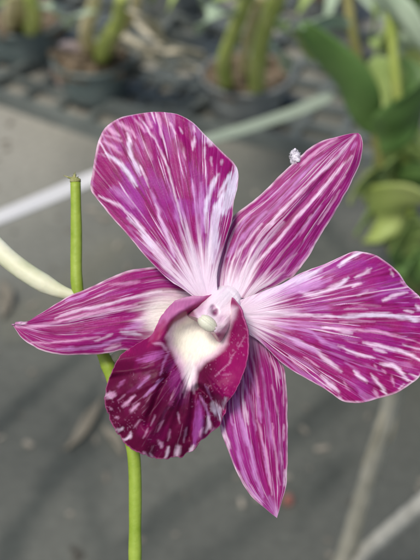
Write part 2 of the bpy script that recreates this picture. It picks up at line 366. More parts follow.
# ---- narrow sepals
def sep_zf(zb, zt, arch, cup, seed, dirn=-1):
    def f(U, V, x, y):
        return (zb + (zt - zb) * U + arch * sin(pi * U) - cup * V ** 2 * sin(pi * np.clip(U * .9 + .08, 0, 1)) - 2.5 * np.exp(-(V / .12) ** 2) * sin(pi * U)
            + 7 * (fbm(U * 3.5, V * 1.2, seed) - .5) * sst(0, .3, U) + 2.2 * sst(.6, 1, np.abs(V)) * sin(U * 17 + seed) * U)
    return f
ur_strokes = [
 (W,4,.85,[(355,135),(345,148.6),(330,164),(309,183),(290,203),(277,216),(258,240),(243,262)]),
 (W,3.5,.9,[(352,156),(338,171),(319,194),(298,216),(281,236),(258,262),(248,278)]),
 (PK,3.5,.8,[(337,138),(324,146),(301,165)]), (L_,3,.8,[(328,152),(309,168),(290,191),(268,213)]), (L_,3,.7,[(290,180),(270,198)]),
 (L_,4.5,.75,[(266,211),(245,234),(228,256)]), (W,3,.75,[(262,224),(240,250),(232,262)]), (L_,3,.7,[(250,212),(236,232)]), (W,3.5,.8,[(283,222),(262,246),(244,272)]),
 (PK,3,.8,[(314,251),(305,261),(288,276)]), (PK,2,.8,[(297,253),(284,265),(265,287)]), (PK,2,.6,[(300,232),(280,256),(262,278)]), (PK,2,.7,[(340,190),(330,206),(318,224)]),
 (PK,2.2,.7,[(345,176),(333,190)]), (PK,2.5,.6,[(312,215),(300,235)]), (L_,2,.5,[(322,205),(305,226),(290,244)]), (L_,2.5,.7,[(356,142),(352,150)]),
 (W,2.5,.6,[(318,240),(310,252)]), (DP,4,.6,[(340,160),(318,180),(300,198)]), (DP,5,.6,[(300,208),(285,225),(268,243)]), (DP,3,.6,[(355,150),(345,163)]),
 (K,4,.6,[(237,226),(230,245)]), (DP,2,.5,[(270,225),(252,246)]),
]
def pf(U, V, A, B, x, y):
    c = tissue(A, B, x, y, 3, .1 + .3 * fbm(x / 20, y / 20, 3))
    s = streaks(A, B, 30, 25, .62 - .22 * sst(.5, .1, U), .12)
    c = mix(c, LAV, .2 * s); c = veins(c, A, B, 3, .5, .68); c = paint(c, x, y, ur_strokes, A, B, .80)
    d = np.hypot(x - 236, y - 288); f = 1 - sst(10, 44, d + 60 * (fbm(A * 40, B * 2, 28) - .5))
    c = mix(c, np.array((.85, .70, .80)), .92 * f)
    return rim(c, V, U, .05)
petal('sepal', 'long upper right sepal with parallel white stripes',
 [(212,300),(215,270),(222,242),(231,219),(248.6,204),(265.7,190),(283,172.5),(300.5,156),(309,148.6),(322,141),(339.5,136),(350,133.5),(358,133)],
 [(250,300),(259,292.4),(275,286),(287.6,279),(293,277),(304.8,262),(317,242),(325,229),(332,217),(345,194),(352.9,179),(360.5,162),(362.8,145),(361,136),(358,133)],
 [(238,298),(262,252),(290,218),(325,178),(358,133)], sep_zf(-8, -14, 8, 9, 3), pf, 300, 160, t=.00034)

lf_strokes = [
 (W,2.2,.8,[(11,324),(18,325),(26,322)]), (W,1.6,.6,[(16,331),(24,339),(33,345)]),
 (PK,3,.9,[(16,327),(30,327),(48,324),(71,318),(100,311),(137,305)]), (W,3.6,.85,[(55,318),(79,310),(100,306),(126,299),(161,291)]), (W,2.6,.7,[(70,321),(100,314),(140,307)]),
 (L_,4,.9,[(66,300),(77,298),(88,293)]), (PK,2,.8,[(31,343),(60,342),(100,337)]), (L_,4,.85,[(57,349),(75,349),(100,346),(126,337)]), (W,2.5,.7,[(95,341),(112,334)]),
 (L_,12,.7,[(128,328),(146,322)]), (I_,6,.7,[(122,332),(140,334)]), (K,3,.6,[(108,331),(125,326)]), (PK,3,.5,[(110,285),(140,282)]), (PR,5,.5,[(100,296),(135,289)]), (DP,3,.5,[(60,312),(100,301)]),
 (W,8,.5,[(142,318),(160,303)]), (DP,8,.5,[(40,333),(90,326)]), (DP,6,.4,[(40,316),(60,309)]), (W,4,.6,[(105,350),(120,345)]),
]
def pf(U, V, A, B, x, y):
    c = tissue(A, B, x, y, 4, .25 * fbm(x / 20, y / 20, 3))
    s = streaks(A, B, 26, 35, .68, .10)
    c = mix(c, LAV, .2 * s); c = veins(c, A, B, 4, .55, .70); c = paint(c, x, y, lf_strokes, A, B, .80)
    d = np.hypot((x - 172) * .85, (y - 317) * 1.35); f = 1 - sst(14, 40, d + 30 * (fbm(A * 30, B * 4, 38) - .5))
    c = mix(c, np.array((.84, .72, .76)), .95 * f)
    f = 1 - sst(8, 24, np.hypot((x - 164), (y - 317)))
    c = mix(c, np.array((.85, .79, .72)), .8 * f)
    return rim(c, V, U, .045)
petal('sepal', 'left sepal with cream patch beside the lip',
 [(215,288),(196,272),(175,266),(153,267),(130.5,270),(109,278),(100,282.3),(90,287),(71,295),(57,303),(46,310),(35.7,316.5),(29,321),(22,323.6),(12,324)],
 [(212,330),(195,352),(160,358),(135,352),(123,350),(113.8,351.7),(100,354),(76,355),(57,354),(40.5,350),(33,346),(26,342),(20,336.5),(16.5,331),(12,324)],
 [(212,308),(160,310),(110,318),(60,326),(12,324)], sep_zf(-34, -10, 16, 8, 13), pf, 300, 160, t=.00034)

bt_strokes = [
 (W,5,.6,[(276,508),(277,519)]),
 (L_,4,.65,[(247,366),(257,396),(261,422)]), (L_,5,.7,[(234,392),(240,418),(248,445)]), (W,3,.85,[(221,426),(224,432),(230,448)]), (L_,5,.9,[(242,420),(249,445),(255,475),(263,497)]),
 (L_,4,.8,[(234,425),(240,460),(249,486),(262,502)]), (PK,3,.85,[(257,420),(266,456),(272,494)]), (PK,2,.9,[(272,424),(276,455),(280,485)]), (PK,2,.8,[(280,452),(282,464)]),
 (W,2,.8,[(285,470),(284,486)]), (L_,9,.6,[(270,498),(277,514)]), (PK,3,.7,[(270,358),(280,378)]), (PK,2.2,.6,[(251,349),(259,396)]), (L_,3,.7,[(240,372),(250,400),(256,430)]),
 (PK,2.5,.7,[(272,385),(278,415)]), (L_,2,.6,[(262,368),(268,410),(274,450)]), (W,3,.7,[(243,400),(248,424)]), (W,2.4,.7,[(236,468),(246,486),(262,505)]), (PK,2,.6,[(283,385),(284,405)]),
 (W,2,.6,[(284,425),(284,440)]), (DP,4,.6,[(250,400),(258,430),(264,470)]), (DP,4,.5,[(262,375),(268,400)]), (DP,5,.5,[(272,460),(276,484)]), (L_,2,.7,[(229,408),(232,425)]), (L_,1.5,.8,[(262,440),(269,480)]),
]
def pf(U, V, A, B, x, y):
    c = tissue(A, B, x, y, 5, .15 + .4 * sst(.2, -.8, V))
    s = streaks(A, B, 34, 45, .60, .12)
    c = mix(c, LAV, .25 * s); c = veins(c, A, B, 5, .5, .67); c = paint(c, x, y, bt_strokes, A, B, .80)
    d = np.hypot(x - 246, y - 318); f = 1 - sst(10, 46, d + 50 * (fbm(A * 40, B * 2, 48) - .5))
    c = mix(c, np.array((.66, .40, .62)), .8 * f)
    return rim(c, V, U, .05)
petal('sepal', 'bottom sepal hanging below the lip to a sharp tip',
 [(232,312),(228,340),(224,370),(218,398),(218,415),(220.7,429.5),(230,456),(239.8,479),(251,496),(266.4,509.5),(277,518)],
 [(262,322),(272,342),(282.9,364.8),(285.7,377),(287,392.4),(287.6,415),(287.6,440),(287.4,458),(286.4,484.8),(281.7,502),(277,518)],
 [(247,318),(250,360),(254,415),(262,470),(277,518)], sep_zf(-12, -16, 7, 8, 23), pf, 300, 160, t=.00034)

# ------------------------------------------------------------------ lip
def tps(ctrl, smooth=.5):
    P = np.array(ctrl, float); n = len(P)
    def Uf(r): return np.where(r > 0, r * r * np.log(r + 1e-9), 0)
    D = np.hypot(P[:, None, 0] - P[None, :, 0], P[:, None, 1] - P[None, :, 1])
    K_ = Uf(D) + smooth * np.eye(n); Q = np.c_[np.ones(n), P[:, :2]]
    A_ = np.block([[K_, Q], [Q.T, np.zeros((3, 3))]]); w = np.linalg.solve(A_, np.r_[P[:, 2], 0, 0, 0])
    def f(x, y):
        r = w[n] + w[n + 1] * x + w[n + 2] * y
        for i in range(n): r = r + w[i] * Uf(np.hypot(x - P[i, 0], y - P[i, 1]))
        return r
    return f
lip_out = [(248.3,343),(247.4,358),(243.6,373),(236,390.5),(230,399),(226.4,404),(225.5,411),(223,418),(219,427),(211,432),(205,438),(198.6,443),(193.5,450.5),(187,453),(181.4,457.5),(174,457),(163,459.5),(153,458),(143.8,455),(136,451),(128.6,446.7),(122,440),(117,432.4),(112,424),(107.4,412),(104.5,400.5),(106.2,387),(111,373.8),(117,360.5),(125.5,351),(140,342),(151.4,335),(156,326),(160,318),(166.7,309),(172,303.5),(178,299.5),(191,296.2),(205,296),(217,293.8),(229,296),(238.5,305),(243.6,320),(246.6,328)]
lipz = tps([
 (200,345,-9),(190,330,-9),(205,330,-12),(215,345,-6),(205,362,5),(190,362,5),(178,345,0),(189,378,17),(200,375,17),
 (175,372,19),(160,365,22),(150,380,25),(170,395,29),(165,420,25),(150,430,20),(125,375,17),(120,410,14),(180,435,17),(190,415,23),(205,405,24),(208,425,14),
 (105,400,5),(113,425,4),(130,446,4),(163,459,3),(183,456,3),(198,443,7),(221,424,9),(226,404,18),(236,390,26),(215,390,26),(117,360,9),(125,351,6),
 (248,343,32),(246,328,35),(243,320,36),(238,306,32),(244,373,30),(236,350,21),(229,345,7),(228,365,20),(233,325,16),(226,325,-4),
 (169,324,23),(177,316,26),(186,311,25),(196,304.5,19),(205,300,9),(211,298,3),(216,295,-2),(219,305,-10),(205,310,-8),(160,322,20),(166,310,19),(178,300,16),(191,296.5,11),(205,296,8),(212,295,3),
 (152,336,22),(145,345,20),(160,340,26),(168,337,20),(174,330,6),(184,322,-2),(195,315,-4),(229,297,-4)], 1.0)
lip_strokes = [
 (np.array((.26,.04,.18)),4,.5,[(150,372),(140,384),(128,392)]), (np.array((.30,.07,.22)),2.5,.45,[(172,398),(166,412),(160,424)]), (np.array((.42,.14,.36)),4,.55,[(118,386),(124,380)]),
 (PK,2,.5,[(170,430),(168,440)]), (PK,2,.5,[(186,428),(184,442)]), (PK,1.6,.5,[(140,420),(134,428)]), (PK,1.5,.5,[(148,428),(143,438)]), (PK,1.3,.5,[(125,395),(118,400)]), (W,2.5,.6,[(150,454),(153,458)]),
 (PK,1.2,.5,[(175,388),(170,400)]), (PK,1.2,.5,[(181,384),(180,398)]), (L_,2.5,.6,[(201,396),(207,410),(210,420)]), (I_,4,.7,[(226,398),(223,408)]), (PK,3,.6,[(214,428),(212,432)]),
 (np.array((.50,.24,.46)),5,.6,[(176,356),(180,366),(183,378)]), (np.array((.60,.40,.56)),3,.7,[(187,386),(184,396)]),
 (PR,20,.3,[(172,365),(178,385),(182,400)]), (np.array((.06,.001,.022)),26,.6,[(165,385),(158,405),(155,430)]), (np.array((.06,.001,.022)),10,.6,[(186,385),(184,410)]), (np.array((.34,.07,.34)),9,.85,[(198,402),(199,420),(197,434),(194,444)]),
 (np.array((.40,.09,.34)),9,.85,[(139,359),(150,358),(163,353)]), (PK,3,.7,[(152,342),(162,345),(168,352)]),
 (PK,7,.85,[(107,397),(114,395)]), (W,2.5,.6,[(105,393),(110,399)]), (PK,3,.85,[(123,406),(128,402),(135,395)]), (PK,5.5,.85,[(131,410),(138,404)]), (L_,2.6,.8,[(144,397),(153,389),(162,379)]),
 (L_,2.2,.6,[(138,388),(150,376)]), (PK,2.5,.7,[(110,408),(112,410)]), (PK,3,.7,[(115,418),(118,417)]), (W,4,.9,[(114,431),(122,429)]), (W,3,.9,[(124,440),(129,438),(131,433)]),
 (PK,4.5,.85,[(159,441),(161,446)]), (W,3.6,.85,[(168,448),(167,454),(164,459)]), (W,6,.9,[(178,447),(177,457)]), (W,4,.85,[(193,446),(190,453)]), (PK,3,.7,[(143,452),(146,456)]),
 (I_,8,.9,[(213,403),(217,410),(220,418)]), (W,4.5,.8,[(208,418),(209,426),(206,432)]), (PK,3,.7,[(203,428),(200,436)]), (K,4,.6,[(203,408),(204,418)]),
 (DP,5,.5,[(196,392),(197,410)]), (PK,1.2,.45,[(236,352),(226,366),(215,376)]), (PK,1.0,.4,[(246,335),(238,348)]), (PK,1.0,.3,[(222,375),(231,374)]),
 (L_,2,.5,[(172,345),(165,360),(160,375)]), (L_,1.5,.5,[(205,385),(212,400)]), (PK,1.5,.5,[(163,420),(158,432)]), (PK,1.5,.5,[(155,415),(151,425)]), (PK,1.4,.5,[(178,412),(180,424)]),
]
th_pts = [(166,334),(170,322),(186,313),(200,306),(222,303),(236.5,308),(231,328),(227,344),(219,355),(205,363),(197,371),(195,386),(187,388),(183,372),(176,358),(168,346)]
def inpoly_dist(x, y, poly):         # signed distance, positive inside
    P = np.array(poly, float); n = len(P); ins = np.zeros(x.shape, bool); d = np.full(x.shape, 1e9)
    for i in range(n):
        a, b = P[i], P[(i + 1) % n]
        c = ((a[1] > y) != (b[1] > y)) & (x < (b[0] - a[0]) * (y - a[1]) / (b[1] - a[1] + 1e-12) + a[0]); ins ^= c
        e = b - a; t = np.clip(((x - a[0]) * e[0] + (y - a[1]) * e[1]) / (e @ e), 0, 1)
        d = np.minimum(d, np.hypot(x - a[0] - t * e[0], y - a[1] - t * e[1]))
    return np.where(ins, d, -d)
def make_lip():
    nt_, nr = 520, 170; cx, cy = 200, 345
    O = crv(lip_out + [lip_out[0]], nt_ + 1)[:-1]
    jag = np.array([1 + .012 * (vnoise(i / 5.0, 0, 3) - .5) + .01 * (vnoise(i / 2.0, 9, 3) - .5) for i in range(nt_)])
    rr = np.linspace(0, 1, nr) ** .8
    x = cx + (O[:, 0] - cx)[None, :] * jag[None] * rr[:, None]; y = cy + (O[:, 1] - cy)[None, :] * jag[None] * rr[:, None]
    RR = np.broadcast_to(rr[:, None], x.shape).ravel(); x = x.ravel(); y = y.ravel()
    A = np.arctan2(y - cy, cx - x); dd = np.hypot(x - cx, y - cy)
    z = lipz(x, y)
    ang = np.arctan2(y - 360, x - 195)                 # + pi/2 is straight down
    front = sst(368, 395, y + .25 * (205 - x)) * sst(245, 215, x)
    pl = fbm(ang * 7 + 3, dd / 90, 6, 2)
    z = z + front * (7 * (pl - .5) + 3.2 * sin(ang * 9 + .6) * RR + 2.4 * sin(ang * 21 + 2 * pl) * RR ** 2)
    z = z + front * 3.5 * sst(.85, 1, RR) * sin(ang * 34) * .5
    # the deep crease that splits the front lobe
    z = z - 8 * dipw(x, y, [(178,354),(169,374),(158,398),(148,425)], 5) * sst(352, 376, y)
    z = z + 4 * dipw(x, y, [(187,360),(181,380),(172,405)], 5) * sst(352, 376, y)
    z = z - 6 * dipw(x, y, [(196,390),(195,412),(189,436)], 4.5)
    z = z - 9 * dipw(x, y, [(199,388),(210,398),(222,408),(230,410)], 4) + 4 * dipw(x, y, [(206,384),(218,392),(230,398)], 5)
    z = z + 3 * (fbm(x / 14, y / 14, 77) - .5) * sst(345, 370, y)
    # colour
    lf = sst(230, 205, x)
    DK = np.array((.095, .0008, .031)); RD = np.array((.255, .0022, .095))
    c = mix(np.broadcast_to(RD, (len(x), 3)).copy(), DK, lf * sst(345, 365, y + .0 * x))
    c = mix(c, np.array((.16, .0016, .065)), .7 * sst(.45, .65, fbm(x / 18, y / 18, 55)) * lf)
    B = dd / 130
    s = streaks(A * .5, B, 46, 71, .70, .1); c = mix(c, PINK, .16 * s * front)
    sp = sst(.80, .86, vnoise(x / 1.5, y / 1.5, 91)) * sst(.45, .7, vnoise(x / 14, y / 14, 92)); c = mix(c, PK, .18 * sp)
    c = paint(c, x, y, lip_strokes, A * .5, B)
    # purple veined zone between throat and crease
    pz = np.exp(-(((x - 178) / 15) ** 2 + ((y - 372) / 22) ** 2)); vz = streaks(A, B, 18, 101, .45, .2)
    c = mix(c, np.array((.26, .05, .20)), .4 * pz * vz)
    # left side lobe: pale mauve outside, dark edge
    ol = inpoly_dist(x, y, [(148,342),(152,330),(162,312),(176,296),(200,292),(222,291),(219,296),(203,303),(187,312),(172,320),(166,330),(158,340)])
    edge = stroke(x, y, [(148,346),(158,336),(166,327),(176,319),(188,311),(202,302),(216,295)], 5)
    c = mix(c, np.array((.46, .14, .33)), sst(-1, 3, ol) * .95)
    c = mix(c, np.array((.74, .46, .62)), .6 * stroke(x, y, [(172,301),(186,297),(203,296)], 4))
    c = mix(c, np.array((.27, .006, .085)), edge)
    c = mix(c, np.array((.26, .004, .075)), stroke(x, y, [(150,340),(158,330),(164,322)], 10) * .85)
    # cream throat
    sd = inpoly_dist(x, y, th_pts) + 5 * (fbm(x / 13, y / 13, 88) - .5)
    c = mix(c, np.array((.72, .52, .64)), .9 * sst(-4, 3, sd) * (1 - edge) * sst(-1, -4, ol))
    c = mix(c, CREAM, sst(0, 11, sd) * (1 - edge) * sst(-1, -3, ol))
    c = mix(c, np.array((.84, .78, .78)), .8 * stroke(x, y, [(190,356),(190.5,372),(188,384)], 9)); c = mix(c, np.array((.62, .38, .54)), .5 * stroke(x, y, [(186,380),(183,392)], 3)); c = mix(c, np.array((.62, .38, .54)), .5 * stroke(x, y, [(192,380),(194,393)], 3))
    # margin
    c = mix(c, np.array((.52, .14, .32)), .6 * sst(.985, 1, RR))
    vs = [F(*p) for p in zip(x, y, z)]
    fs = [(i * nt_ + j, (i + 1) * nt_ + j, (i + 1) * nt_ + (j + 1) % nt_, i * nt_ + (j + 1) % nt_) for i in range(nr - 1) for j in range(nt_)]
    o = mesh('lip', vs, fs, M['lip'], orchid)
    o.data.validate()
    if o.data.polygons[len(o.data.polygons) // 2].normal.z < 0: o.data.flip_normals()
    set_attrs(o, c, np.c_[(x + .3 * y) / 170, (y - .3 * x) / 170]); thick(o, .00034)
    o['label'] = 'dark maroon rolled lip with a cream throat'
make_lip()

# ------------------------------------------------------------------ column
def blob(name, c, rad, rotz, pf, mat, parent, warp=None, nu=60, nv=48, tiltx=0):
    vs = []; cols = []; cx, cy, cz = c; ca, sa = math.cos(rotz), math.sin(rotz)
    for i in range(nu + 1):
        for j in range(nv):
            th = pi * i / nu; ph = 2 * pi * j / nv
            a = rad[0] * math.sin(th) * math.cos(ph); b = rad[1] * math.sin(th) * math.sin(ph); d = rad[2] * math.cos(th)
            x = cx + a * ca - b * sa; y = cy + a * sa + b * ca; z = cz + d
            vs.append([x, y, z])
    V_ = np.array(vs)
    if warp is not None: V_ = warp(V_)
    cols = pf(V_)
    fs = [(i * nv + j, (i + 1) * nv + j, (i + 1) * nv + (j + 1) % nv, i * nv + (j + 1) % nv) for i in range(nu) for j in range(nv)]
    o = mesh(name, [F(*p) for p in V_], fs, mat, parent)
    if o.data.polygons[nv * 5].normal.z < 0: o.data.flip_normals()
    set_attrs(o, cols, V_[:, :2] / 60)
    return o
def make_column():
    n1, n2 = 120, 200; cx, cy = 214, 309
    rr = np.linspace(0, 1, n1)[:, None]; an = np.linspace(0, 2 * pi, n2, endpoint=False)[None]
    x = (cx + 44 * rr * np.cos(an)).ravel(); y = (cy + 38 * rr * np.sin(an)).ravel()
    ax = np.array((-.68, .733)); cxs = np.array((.733, .68))
    t = (x - 232) * ax[0] + (y - 294) * ax[1]; q = (x - 232) * cxs[0] + (y - 294) * cxs[1]
    k = np.clip(t / 38, -.8, 1.15)
    h = 0 + 25 * np.clip(k, -.3, 1) + 4 * sin(pi * np.clip(k, 0, 1))
    hw = 17 + 7 * np.clip(k, 0, 1)
    tipe = 41 - .12 * q + .012 * q ** 2
    Sx = np.exp(-(np.abs(q - 1) / hw) ** 6) * (1 - sst(-2, 4, t - tipe)) * (1 - sst(2, 20, -t + .035 * q ** 2 * (t < 14) * np.clip((14 - t) / 14, 0, 1.5)))
    z = -28 + (h + 28) * Sx
    z = z - 1.6 * ((q - 1) / 18) ** 2 * Sx
    def g(px, py, r, d): return d * np.exp(-(((x - px) ** 2 + (y - py) ** 2) / r ** 2))
    # hollow over the cap, stigma slit, side wings, soft furrows
    z = z - g(214.5, 312, 3.6, 7) - g(213, 307, 2.4, 3) - g(199, 312, 6, 2.5) + g(188.5, 317, 6, 3.5) + g(218.5, 337, 4.5, 3) + g(226, 326, 4, 3.5) - g(222, 319, 4.5, 3)
    z = z + 1.0 * (fbm(q / 5, t / 16, 5) - .5) * 2
    c = np.broadcast_to(np.array((.83, .68, .76)), (len(x), 3)).copy()
    c = mix(c, np.array((.86, .76, .83)), sst(26, 4, t)); c = mix(c, np.array((.74, .50, .68)), .35 * sst(.5, .75, vnoise(q / 2.2, t / 30, 8)) * sst(20, 2, t))
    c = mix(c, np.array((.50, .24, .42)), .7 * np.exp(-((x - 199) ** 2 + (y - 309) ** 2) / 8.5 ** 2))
    c = mix(c, np.array((.60, .34, .52)), .6 * np.exp(-((x - 222) ** 2 + (y - 318) ** 2) / 5 ** 2))
    c = mix(c, np.array((.86, .76, .84)), .9 * stroke(x, y, [(228,316),(227,326),(224,336)], 4))  # highlight along the right wing edge, painted into the colour
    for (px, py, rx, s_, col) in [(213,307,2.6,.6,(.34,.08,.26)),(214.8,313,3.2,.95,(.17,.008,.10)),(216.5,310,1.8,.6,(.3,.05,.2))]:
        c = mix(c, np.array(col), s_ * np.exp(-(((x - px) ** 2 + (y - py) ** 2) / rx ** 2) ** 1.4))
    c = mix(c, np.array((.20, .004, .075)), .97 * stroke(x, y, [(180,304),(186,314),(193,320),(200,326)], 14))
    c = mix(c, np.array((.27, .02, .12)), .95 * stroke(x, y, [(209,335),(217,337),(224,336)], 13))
    c = mix(c, np.array((.45, .12, .30)), .6 * stroke(x, y, [(200,327),(208,333),(213,337)], 4))
    vs = [F(*p) for p in zip(x, y, z)]
    fs = [(i * n2 + j, (i + 1) * n2 + j, (i + 1) * n2 + (j + 1) % n2, i * n2 + (j + 1) % n2) for i in range(n1 - 1) for j in range(n2)]
    o = mesh('column', vs, fs, M['column'], orchid); o.data.validate()
    if o.data.polygons[len(fs) // 2].normal.z < 0: o.data.flip_normals()
    set_attrs(o, c, np.c_[q / 60, t / 60]); thick(o, .0004); return o
col_ = make_column()
col_['label'] = 'pinkish white column in the heart of the flower'
def capw(V_):
    x, y, z = V_.T.copy(); t = (x - 208) * math.cos(R(38)) + (y - 323) * math.sin(R(38))
    z = z - 1.3 * np.exp(-(((x - 208) * -.59 + (y - 323) * .8 + 1) / 1.2) ** 2) + .2 * (fbm(x / 3, y / 3, 4) - .5); return np.c_[x, y, z]
cap = blob('anther_cap', (207.5, 323.4, 21.5), (11.2, 7.4, 6.0), R(36), lambda V_: mix(mix(np.broadcast_to(np.array((.70, .70, .56)), V_.shape).copy(), np.array((.60,.60,.48)), sst(3, 8, np.hypot(V_[:,0]-205, V_[:,1]-321))), np.array((.55, .34, .42)), .7 * sst(8.5, 12.5, np.hypot(V_[:,0]-207, V_[:,1]-323))), M['column'], col_, capw)
# ------------------------------------------------------------------ stem
def L3(pts): return [F(*p) for p in pts]
down = [(135.5,620,-18),(135.5,760,-18)]
mb = MB()
path = crv([(75.5,181,-50),(76.3,230,-50),(77,285,-48),(86,318,-46),(101,350,-45),(111,375,-44),(127,430,-42),(134.5,465,-40),(135,560,-36),(135.5,700,-34)], 90)
gz = -CAM.z  # continue to the ground, far outside the frame
pts = L3(path)
rads = [(5.6 + 1.1 * min(1, i / 60)) * S for i in range(90)]
rads = [r * (1 + .05 * (float(vnoise(i / 4.0, 0, 2)) - .5) * 2) for i, r in enumerate(rads)]
for node in (17, 32, 70):                       # swollen node where the pale shoot leaves
    for i in range(90): rads[i] += (1.5 if node == 32 else .5) * S * math.exp(-((i - node) / 1.2) ** 2)
M_inv = (Matrix.Translation(centre) @ Matrix.Rotation(R(90 - TILT), 4, 'X')).inverted()
last = Vector(pts[-1]); W0 = M_inv.inverted() @ last
for k in range(1, 16):
    t = k / 15; w = Vector((W0.x + .02 * t, W0.y - .05 * math.sin(t * 1.5), W0.z * (1 - t) - .002)); pts.append(tuple(M_inv @ w)); rads.append((6.8 + 4 * t) * S)
mb.tube(pts, rads, 20)
stem = mb.build('stem', M['stem'], orchid); stem['label'] = 'bright green stem rising past the left side of the flower'
mb = MB(); mb.tube(L3([(75.4,182,-50),(75.3,179.5,-50),(75,178,-50)]), [5.8*S, 5.7*S, 3.0*S], 16)
for a, l in ((-2.75, 12), (-2.1, 5), (-1.3, 6), (-2.95, 7), (-1.5, 9), (-1.7, 7), (-.6, 5)):
    mb.tube(L3([(74.5,179,-50),(74.5 + math.cos(a) * l * .5,179 + math.sin(a) * l * .35,-48),(74.5 + math.cos(a) * l,179 + math.sin(a) * l * .8,-52)]), [1.5*S, .9*S, .3*S], 6)
mb.build('cut_end', M['husk'], stem)
mb = MB(); q = crv([(80,297,-48),(72,295,-48),(58,290.5,-50),(40,281,-54),(20,268,-60),(0,251,-68),(-18,230,-78),(-40,196,-85)], 40)
mb.tube(L3(q), [((4 + 5.8 * min(1, i / 9)) + 1.6 * i / 40) * S for i in range(40)], 22)
mb.build('side_shoot', M['cream'], stem)['label'] = 'thick cream coloured shoot curving off the stem'
mb = MB(); q = crv([(228,300,-8),(200,310,-26),(150,325,-46),(112,360,-48),(103,352,-45)], 30)
mb.tube(L3(q), 5 * S, 14); mb.build('pedicel', M['cream'], orchid)
# small fluff caught on the sepal's upper edge
mb = MB()
def puff(x0, y0, z0, r):
    v = []; n = 10
    for i in range(n + 1):
        for j in range(2 * n):
            th = pi * i / n; ph = pi * j / n; q = r * (1 + .35 * (random.random() - .5))
            v.append(F(x0 + q * math.sin(th) * math.cos(ph), y0 + 1.15 * q * math.sin(th) * math.sin(ph), z0 + q * math.cos(th)))
    mb.add(v, [(i * 2 * n + j, (i + 1) * 2 * n + j, (i + 1) * 2 * n + (j + 1) % (2 * n), i * 2 * n + (j + 1) % (2 * n)) for i in range(n) for j in range(2 * n)])
for (a_, b_, c_, r_) in ((295,158,-12,3.6),(293,161,-13,2.8),(297,155,-11,2.8),(293,153,-13,2.4),(298,160,-10,2.2),(295,150,-14,1.6)): puff(a_, b_, c_, r_)
for k in range(500):
    a = random.uniform(0, 6.28); r = random.uniform(2.5, 6); x0, y0 = 295.2 + r * math.cos(a) * .8, 157 + 1.15 * r * math.sin(a)
    z0 = -12 + random.uniform(-4, 4); l = random.uniform(1, 2.4); b = a + random.uniform(-1, 1)
    mb.tube(L3([(x0, y0, z0), (x0 + l * math.cos(b), y0 + l * math.sin(b), z0 + random.uniform(-1, 1))]), [.14*S, .05*S], 4)
fl = mb.build('fluff', M['fluff']); fl.location = centre; fl.rotation_euler = (R(90 - TILT), 0, 0)
tag(fl, 'tiny tuft of white fluff caught on the edge of the upper right sepal', 'fluff')

# ------------------------------------------------------------------ ground
def ground_mat():
    m, nt, b = nodes('grey_ground'); N = nt.nodes
    at_ = N.new('ShaderNodeAttribute'); at_.attribute_name = 'pigment'
    g = N.new('ShaderNodeNewGeometry')
    n = N.new('ShaderNodeTexNoise'); n.inputs['Scale'].default_value = 160; n.inputs['Detail'].default_value = 5; link(nt, g.outputs['Position'], n.inputs['Vector'])
    mr = N.new('ShaderNodeMapRange'); mr.inputs['From Min'].default_value = .3; mr.inputs['From Max'].default_value = .7; mr.inputs['To Min'].default_value = .82; mr.inputs['To Max'].default_value = 1.15
    link(nt, n.outputs['Fac'], mr.inputs[0])
    mul = N.new('ShaderNodeVectorMath'); mul.operation = 'SCALE'; link(nt, at_.outputs['Color'], mul.inputs[0]); link(nt, mr.outputs[0], mul.inputs['Scale'])
    link(nt, mul.outputs[0], b.inputs['Base Color']); b.inputs['Roughness'].default_value = .7
    n2 = N.new('ShaderNodeTexNoise'); n2.inputs['Scale'].default_value = 50; n2.inputs['Detail'].default_value = 5; link(nt, g.outputs['Position'], n2.inputs['Vector'])
    bp = N.new('ShaderNodeBump'); bp.inputs['Strength'].default_value = .4; bp.inputs['Distance'].default_value = .004; link(nt, n2.outputs['Fac'], bp.inputs['Height']); link(nt, bp.outputs[0], b.inputs['Normal'])
    return m
far = [1.6, 2.2, 3.5, 6, 12, 25, 60]
xs = np.r_[[-f for f in far[::-1]], np.linspace(-1.2, 1.2, 240), far]; ys = np.r_[[-f for f in far[::-1]], np.linspace(-.2, 2.6, 280), [3.2, 4.5, 7, 12, 25, 60]]
GX, GY = np.meshgrid(xs, ys); gx = GX.ravel(); gy = GY.ravel(); nx_ = len(xs)
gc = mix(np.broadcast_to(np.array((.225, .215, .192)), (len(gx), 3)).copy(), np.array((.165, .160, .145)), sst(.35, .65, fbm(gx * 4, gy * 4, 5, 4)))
front_dark = sst(.0, .9, (gx * 1.5 + (1.02 - gy) * 1.6 + .5) + .5 * (fbm(gx * 6, gy * 6, 8) - .5))      # darker and cooler towards the front right
gc = gc * (1 - .60 * front_dark)[:, None] * mix(np.ones((len(gx), 3)), np.array((.93, 1.0, .99)), front_dark)
def gstroke(col, px, w, s, soft=.6, seed=0):
    P = crv([tuple(at(*p))[:2] for p in px], 16); best = np.full(gx.shape, 1e9)
    for i in range(len(P) - 1):
        a = P[i]; d = P[i + 1] - a; t = np.clip(((gx - a[0]) * d[0] + (gy - a[1]) * d[1]) / (d @ d + 1e-9), 0, 1)
        best = np.minimum(best, np.hypot(gx - a[0] - t * d[0], gy - a[1] - t * d[1]))
    q = best / w + .6 * (fbm(gx * 30, gy * 30, seed) - .5)
    return mix(gc, gc * np.array(col), s * (1 - sst(.3, 1.0, q)))
DKS = (.50, .54, .55)
